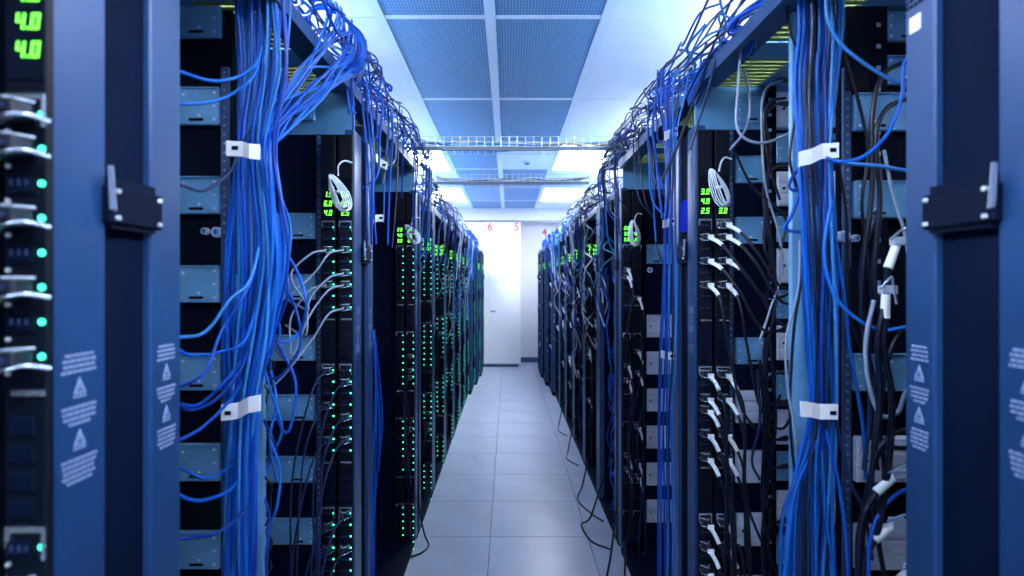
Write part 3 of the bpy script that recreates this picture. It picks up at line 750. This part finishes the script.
# --- power cords with plugs on the power strips
cord_groups = {}
def power_cord(s, pos, pts, tagged, label, group, r=.0042, m='cable_black', clip=True, tagn=.05):
    """plug at pos facing the strip; cord follows pts"""
    t = thing('power_cable', label, 'power cable', pos, group)
    o = Vector(pos)
    MB().box(-.013, .013, -.03, 0, -.010, .010, 'conn', .003).build('plug', t)
    if clip:
        c = MB(); c.tube([Vector(q) for q in ((-.02, -.004, -.003), (-.017, -.024, -.011), (0, -.034, -.012), (.017, -.028, -.007), (.024, -.004, -.009))], .0016, 'silver', 5)
        c.tube([Vector(q) for q in ((-.017, -.003, .009), (0, -.03, .011), (.016, -.003, .011))], .0013, 'clear', 5); c.build('retaining_clip', t)
    q = spline([Vector((0, -.03, 0)), Vector((0, -.045, -.004))]+[Vector(p)-o for p in pts], 6)
    MB().tube(q, r, m, 6).build('cord', t)
    if tagged:
        k0 = 6; k1 = k0
        ln = 0
        while k1 < len(q)-1 and ln < tagn: ln += (q[k1+1]-q[k1]).length; k1 += 1
        MB().tube(q[k0:k1+1], r*1.5, 'tag', 6).build('tag_sleeve', t)
        MB().box(q[k0].x-.008, q[k0].x+.012, q[k0].y-.012, q[k0].y-.008, q[k0].z-.005, q[k0].z+.009, 'tag').build('paper_tag', t)
    return t
def sock_z(g, k): return G_TOP[g]-.02-.04*k
# left second rack: grey cords from both strips swinging down to the left
for (k_, g, k) in [(0, 0, 2), (0, 0, 4), (0, 0, 5), (1, 0, 2), (1, 0, 5), (0, 0, 7), (1, 1, 0), (0, 1, 1), (1, 1, 3), (0, 1, 4), (0, 1, 6), (1, 1, 6), (0, 2, 0), (1, 2, 1), (0, 2, 3), (1, 2, 3)]:
    yf = 2.11-.012; d = .004+.06*k_+.025; z = sock_z(g, k); x = X(-1, d)
    sg = R.uniform(.1, .22); ex = R.uniform(.62, .80); ln = R.uniform(.05, .3)
    if g == 0: pts = [(x-.03, yf-.10, z-.02), (x-.08, yf-.14, z-.07-.2*sg), (-ex, yf-.2, z-.14-sg*.5), (-ex-.1, yf-.1, z-.14-sg*.3)]
    else: pts = [(x-.015, yf-.09, z-.03), (x-.04, yf-.13, z-.14), (x-.06+jit(.02), yf-.14, z-.36), (x-.08+jit(.03), yf-.12, max(.1, z-.7)), (x-.1, yf-.1, max(.08, z-1.0))]
    power_cord(-1, (x, yf, z), pts, False, 'dark clipped cord on the %s strip, second left rack' % ['aisle-side', 'inner'][k_], 'cords on the second left strips %d' % k_, r=.0036, m='cable_grey' if g == 0 else 'cable_navy')
# near left strip: silver clips and grey cords leaving the picture
for (g, k) in [(0, 0), (0, 1), (0, 3), (0, 5), (0, 7), (1, 1), (1, 3)]:
    yf = .70-.012; x = X(-1, .016); z = sock_z(g, k)
    t = power_cord(-1, (x, yf, z), [(x-.05, yf-.06, z-.015), (x-.12, yf-.07, z-.05), (x-.16, yf-.05, z-.2)], False, 'power cord with a shiny wire clip, %s from the top on the nearest left strip' % ORD[[(0, 0), (0, 1), (0, 3), (0, 5), (0, 7), (1, 1), (1, 3)].index((g, k))], 'cords on the nearest left strip', r=.004, m='cable_navy')
    MB().tube(spline([(-.03, -.006, -.018), (0, -.022, -.011), (.02, -.02, -.007), (.036, -.006, -.012)], 4), .0026, 'silver', 6).build('wire_clip', t)
# right strips: black cords with white sleeves
for (k_, g, k) in [(0, 0, 1), (1, 0, 0), (1, 0, 1), (0, 0, 3), (1, 0, 3), (0, 0, 5), (1, 0, 5), (0, 1, 0), (1, 1, 0), (0, 1, 2), (1, 1, 2), (0, 1, 3), (0, 1, 5), (1, 1, 5), (0, 1, 7), (1, 1, 7), (0, 2, 0), (1, 2, 0), (0, 2, 2), (1, 2, 2), (0, 2, 4), (1, 2, 5), (0, 2, 6)]:
    yf = 2.05-.012; d = .004+.06*k_+.025; z = sock_z(g, k); x = X(1, d)
    sg = R.uniform(.12, .3)
    if g == 0:
        pts = [(x+.03, yf-.08, z-.03), (x+.07, yf-.12, z-.10), (x+.14, yf-.14, z-.17-.2*sg), (x+.24, yf-.12, z-.16-.1*sg), (x+.29, yf-.06, z-.02+jit(.05))] if k < 4 else \
              [(x+.02, yf-.09, z-.05), (x+.04, yf-.11, z-.2), (x+.08, yf-.12, z-.40), (x+.15, yf-.12, z-.46), (x+.22, yf-.08, z-.36)]
    else:
        e = R.uniform(.04, .22)
        pts = [(x+.015, yf-.08, z-.035), (x+.035, yf-.10, z-.12), (x+.045+jit(.01), yf-.11, z-.32), (x+.07+e*.5, yf-.12, z-.5-sg*.3), (x+.10+e, yf-.10, z-.38-sg), (x+.14+e, yf-.06, z-.2-sg*.5)] if R.random() < .6 else \
              [(x+.015, yf-.08, z-.035), (x+.035, yf-.10, z-.12), (x+.05+jit(.02), yf-.11, z-.38), (x+.05+jit(.02), yf-.1, max(.1, z-.75)), (x+.06, yf-.1, max(.05, z-1.0))]
    power_cord(1, (x, yf, z), pts, True, 'white-sleeved black cord on the %s strip, second right rack' % ['aisle-side', 'inner'][k_], 'cords on the second right strips %d' % k_, r=.0046)
# third racks and beyond
for s in (-1, 1):
    ys = [(J[s][2][0], 2)]+[(y, 3+i) for i, y in enumerate(PDU_FAR[s])]
    for y, idx in ys:
        if s == 1 and idx == 3: continue
        if s == -1 and idx > 6: continue
        XO = FAR_OFF.get(idx, 0.0)
        n = (12 if idx == 2 else 11 if idx < 8 else 8) if s == 1 else 4
        slots = [(g, k) for g in (0, 1, 2) for k in range(0, 8)]
        R.shuffle(slots)
        for (g, k) in slots[:n]:
            k_ = R.randint(0, 1); z = sock_z(g, k); d = .004+(.06 if idx == 2 else .05)*k_+.024; x = X(s, d); yf = y-.012
            pts = [(x+s*.012, yf-.07, z-.04), (x+s*.02, yf-.09, z-.13), (x+s*jit(.03), yf-.1, max(.1, z-.35)), (x+s*jit(.04), yf-.09, max(.06, z-.6))]
            power_cord(s, (x, yf, z), pts, s == 1, ('black power cord with white sleeve' if s == 1 else 'dark power cord')+' on a strip of the %s %s rack' % (ORD[idx], SIDE[s]), 'cords on the %s %s rack' % (ORD[idx], SIDE[s]), r=.0045, m=R.choice(['cable_black', 'cable_navy']), clip=(idx < 6), tagn=.06)

XO = 0.0
# --- coiled light cords hooked on the strips next to the displays
def coil(cx, cy, z, w, h, tilt, n, label):
    o = P(cx, cy, z); t = thing('coiled_cable', label, 'cable', o, 'coiled light cords')
    sc = z/F
    for i in range(n):
        a = w*sc/2*(1.1-.2*i); b = h*sc/2*(1-.04*i+jit(.07)); pts = []
        for k in range(21):
            q = 2*math.pi*k/20; xx = a*math.sin(q); zz = b*math.cos(q)*(1)
            xx *= 1-.35*math.cos(q)
            c_, s_ = math.cos(tilt), math.sin(tilt)
            pts.append(Vector((xx*c_+zz*s_, jit(.002)-.006*i+.004*math.sin(q), -xx*s_+zz*c_)))
        MB().tube(pts, .0021*max(1, z/2.2), 'cable_white', 6).build('loop', t)
    MB().box(-.011, .011, -.03, .004, -.003, .004, 'cable_white', .001).build('tie', t)
    MB().tube(spline([(0, -.01, h*sc*.4), (.004, -.02, h*sc*.62), (.02, -.01, h*sc*.75), (.045, 0, h*sc*.72)], 5), .003, 'cable_white', 6).build('tail', t)
coil(339, 193, 2.02, 15, 42, math.radians(-25), 5, 'coiled pale cord hanging by the second left power strips')
coil(718, 188, 1.98, 15, 40, math.radians(-22), 5, 'coiled pale cord hanging by the second right power strips')
coil(412, 234, 3.42, 10, 22, math.radians(-35), 4, 'coiled pale cord hanging by the third left power strips')
coil(634, 233, 3.3, 10, 26, math.radians(-8), 4, 'coiled pale cord hanging by the third right power strips')

# --- slim bundles hanging in the gaps between racks
def slim(s, xs, z0, ys, n, mats, label, group, r=.004):
    for i in range(n):
        u = (i+.5)/n; ph = R.uniform(0, 6); pts = []
        for k, py in enumerate(ys):
            a, b = xs[k] if isinstance(xs[0], tuple) else xs
            pts.append(P(a+(b-a)*u+1.2*math.sin(ph+k*1.4), py+(R.uniform(-22, 8) if k == len(ys)-1 else 0), z0+jit(.015)))
        cable(pts, r, R.choice(mats), label, group, seg=5)
slim(1, [(655, 690), (657, 684), (664, 678), (665, 677), (663, 676), (662, 676), (660, 676), (658, 674), (656, 676), (656, 676)], 2.2, [70, 100, 130, 170, 222, 290, 356, 420, 500, 600], 9, BL[:6]+['cable_blue_5', 'cable_navy'], 'blue network cable in the slim bundle right of the aisle', 'slim right bundle', r=.0032)
slim(-1, [(338, 352), (344, 352), (347, 356), (348, 358)], 2.05, [20, 70, 110, 127], 5, BL[:5], 'blue network cable hanging short over the left power strips', 'short hanging left cables')
slim(-1, [(350, 366), (358, 372), (364, 376), (366, 375), (368, 376)], 2.28, [40, 90, 150, 200, 240], 5, BL[:4], 'blue network cable dropping into the left rack joint', 'left joint cables')
slim(-1, [(372, 376), (374, 380), (375, 382), (373, 380), (371, 377), (371, 375)], 2.4, [330, 380, 420, 460, 500, 600], 4, BL[:5], 'blue network cable low in the left rack joint', 'low left joint cables')
# near left: one thick blue cable down the post edge
cable([P(97, 300, .86), P(96, 340, .84), P(98, 380, .83), P(96, 440, .83), P(94, 500, .83), P(93, 600, .83), P(93, 700, .83)], .0055, 'cable_blue_1', 'single thick blue cable running down the near left post', None, n=8)
# --- heaps of cable along the rack tops
def heap(s, ya, yb, n, zbase, mats, label, group, rad=.0042, droop=.35, hgt=.2, dmin=-.05, dmax=.28):
    for i in range(n):
        L = R.uniform(.5, 1.3); y = R.uniform(ya, yb-.2); pts = []
        d = R.uniform(dmin+.03, dmax); hh = R.uniform(.02, hgt)
        steps = R.randint(5, 8)
        for k in range(steps):
            yy = min(y+L*k/(steps-1), yb)
            # the heap is highest in its middle
            top = hgt*(1-((d-(dmin+dmax)/2)/((dmax-dmin)*.75))**2)
            pts.append((X(s, d), yy, zbase+max(.015, min(hh, top)+jit(.03))))
            d = min(dmax, max(dmin, d+jit(.09))); hh = min(hgt, max(.02, hh+jit(.07)))
        if R.random() < droop:
            e = R.uniform(.1, .55); q = R.uniform(-.035, .0)
            yy = pts[-1][1]
            pts += [(X(s, -.02+q), yy+.03, zbase+.02), (X(s, q-.012), yy+.05, zbase-e*.5), (X(s, q), yy+.05+jit(.05), zbase-e)]
            if R.random() < .4: pts += [(X(s, .03), yy+.0, zbase-e*1.25)]
        m = R.choice(mats)
        kind = 'blue' if m.startswith('cable_blue') else 'dark' if m in ('cable_black', 'cable_navy') else 'pale' if m in ('cable_grey', 'cable_white') else colname(m)
        cable(pts, rad*R.uniform(.8, 1.2), m, kind+' '+label, group+', '+kind, seg=4, n=5)
for s in (-1, 1):
    nm = SIDE[s]
    heap(s, 1.25, 2.5, 30, 2.262, BL+BL[:4]+['cable_navy', 'cable_navy', 'cable_black'], 'cable heaped on top of the %s rack with the thick bundle' % nm, 'cables on the second %s rack' % nm, droop=.25)
    heap(s, 2.3, 3.8, 30, 2.262, BL[:6]+['cable_navy', 'cable_black', 'cable_blue_5', 'cable_grey', 'cable_white'], 'cable heaped on top of the third %s rack' % nm, 'cables on the third %s rack' % nm, droop=.4, hgt=.16)
    SINK = MB()
    heap(s, 1.5, 3.8, 46, 2.262, ['cable_black', 'cable_navy', 'cable_blue_6', 'cable_blue_2', 'cable_navy', 'cable_blue_0', 'cable_grey'], '', '', droop=.3, rad=.0034, hgt=.17, dmin=-.06, dmax=.12)
    heap(s, 3.7, 6.4, 80, 2.112, ['cable_black', 'cable_navy', 'cable_navy', 'cable_grey', 'cable_black', 'cable_blue_5', 'cable_blue_0', 'cable_blue_6', 'cable_black', 'cable_blue_2', 'cable_white'], 'cable heaped on the middle racks of the %s row' % nm, 'cables on the middle %s racks' % nm, droop=.55, hgt=.24)
    heap(s, 6.2, 8.2, 46, 2.112, ['cable_black', 'cable_navy', 'cable_grey', 'cable_blue_5', 'cable_blue_0', 'cable_teal', 'cable_white'], 'cable heaped towards the far end of the %s row' % nm, 'cables towards the far end of the %s row' % nm, droop=.5, rad=.006, hgt=.22)
    heap(s, 7.9, 10.2, 60, 2.112, BL[:4]+['cable_blue_0', 'cable_blue_1'], 'cable in the bright heap on the last %s racks' % nm, 'cables on the last %s racks' % nm, droop=.35, rad=.009, hgt=.24)
    TANGLE = globals().setdefault('TANGLE', {}); TANGLE[s] = SINK; SINK = None
# drooping coil of blue loops over the aisle, left
for i in range(9):
    a = R.uniform(0, 8); b = R.uniform(0, 8)
    pts = [P(300, 20+a, 1.9), P(318, 5+b*.5, 1.92), P(338+a*.6, 10+a, 1.95), P(356+a, 38+b, 1.97), P(352+a, 62+b*1.1, 1.98), P(335+b, 62+a, 2.0), P(318, 52+b, 2.05), P(312, 70+a, 2.1)]
    cable(pts, .0045, R.choice(BL[:5]), 'blue cable in the coil bulging out above the left power strips', 'left bulging coil')
for i in range(9):
    a = R.uniform(0, 10); b = R.uniform(0, 10)
    pts = [P(800, -20+a, 1.6), P(772, -8+b, 1.62), P(748-a, 8+a, 1.66), P(738-b, 24+a, 1.7), P(752, 30+b*.6, 1.7), P(742+a, 46+b, 1.75), P(724+a, 40+b, 1.85), P(700+a, 68+b, 1.95), P(686+a, 96+b, 2.1)]
    cable(pts, .0045, R.choice(BL[:5]+['cable_navy']), 'cable in the tangle under the right rack roof edge', 'right roof tangle')
# --- messy cables in front of the far right racks
SINK = TANGLE[1]
for i in range(34):
    y = R.uniform(3.7, 7.5); d = R.uniform(-.06, -.005); z = R.uniform(1.3, 2.15); L = R.uniform(.2, .7); pts = []
    for k in range(6): pts.append((X(1, d+jit(.03)), y+jit(.08)+.05*k*R.choice([-1, 1]), max(.05, z-L*k/5)))
    m = R.choice(['cable_grey', 'cable_white', 'cable_blue_5', 'cable_black', 'cable_navy', 'cable_blue_0', 'cable_teal'])
    cable(pts, .004, m, ('pale' if m in ('cable_grey', 'cable_white') else 'blue' if 'blue' in m else 'dark')+' loose cable dangling in front of the middle right racks', 'dangling cables at the middle right racks '+('pale' if m in ('cable_grey', 'cable_white') else 'blue' if 'blue' in m else 'dark'), seg=5, n=5)
SINK = TANGLE[-1]
for i in range(16):
    y = R.uniform(3.7, 8.0); d = R.uniform(-.04, -.003); z = R.uniform(1.4, 2.1); L = R.uniform(.2, .6); pts = []
    for k in range(6): pts.append((X(-1, d+jit(.02)), y+jit(.06), max(.05, z-L*k/5)))
    m = R.choice(['cable_grey', 'cable_blue_5', 'cable_navy', 'cable_blue_0'])
    cable(pts, .004, m, ('pale' if m == 'cable_grey' else 'dark' if m == 'cable_navy' else 'blue')+' loose cable dangling in front of the middle left racks', 'dangling cables at the middle left racks '+('pale' if m == 'cable_grey' else 'dark' if m == 'cable_navy' else 'blue'), seg=5, n=5)
SINK = TANGLE[1]
# blue patch cables in the fourth right rack (no power strips there)
for i in range(26):
    y = R.uniform(3.75, 4.15); d = R.uniform(.02, .09); z = R.uniform(.3, 1.9); L = R.uniform(.15, .5); pts = []
    for k in range(5): pts.append((X(1, d+jit(.02)), y+jit(.05), max(.05, z-L*k/4)))
    cable(pts, .006, R.choice(BL[:4]), 'short blue patch cable inside the fourth right rack', 'patch cables of the fourth right rack', seg=5, n=5)
SINK = None
for s in (-1, 1):
    o = tag(TANGLE[s].build('cable_tangle'), 'dense tangle of blue, dark and pale cables along the tops of the %s racks' % SIDE[s], 'cables'); o['kind'] = 'stuff'
# cords trailing on the floor
fc = [[(.60, 3.3, .35), (.55, 3.2, .12), (.50, 3.05, .012), (.53, 2.85, .006), (.60, 2.6, .006)], [(.62, 3.9, .3), (.53, 3.85, .06), (.46, 3.75, .05), (.50, 3.6, .012), (.60, 3.5, .006)],
      [(.62, 4.6, .25), (.56, 4.5, .05), (.50, 4.3, .008), (.56, 4.05, .006), (.62, 3.9, .01)], [(.63, 3.2, .2), (.585, 3.0, .01), (.56, 2.7, .006), (.60, 2.4, .006)],
      [(.62, 5.6, .3), (.55, 5.5, .02), (.52, 5.3, .007), (.6, 5.1, .007)], [(.62, 6.6, .3), (.55, 6.5, .02), (.53, 6.3, .007), (.6, 6.1, .007)]]
for i, l in enumerate(fc):
    cable(l, .006, 'cable_black', 'black cord trailing on the floor along the right racks', 'floor cords at the right racks', 'floor_cord')
cable([(-.545, 3.6, .5), (-.53, 3.6, .2), (-.50, 3.6, .05), (-.47, 3.55, .008), (-.50, 3.45, .007), (-.56, 3.4, .007)], .006, 'cable_black', 'black cord curling on the floor at the left racks', None, 'floor_cord')

# ------------------------------------------------------------------ tell look-alike cables apart by their place
bpy.context.view_layer.update()
byl = {}
for o in bpy.data.objects:
    if o.parent is None and o.get('label') and o.get('kind') is None: byl.setdefault(o['label'], []).append(o)
for lab, os_ in byl.items():
    if not 1 < len(os_) <= 14 or 'heaped' in lab: continue
    if os_[0].data is None:
        os_.sort(key=lambda o: -o.location.z); end = 'from the top'
    else:
        os_.sort(key=lambda o: sum(v.co.x for v in o.data.vertices)/len(o.data.vertices)); end = 'from the left'
    if len(lab.split())+4 <= 16:
        for i, o in enumerate(os_): o['label'] = '%s, %s %s' % (lab, ORD[i], end)
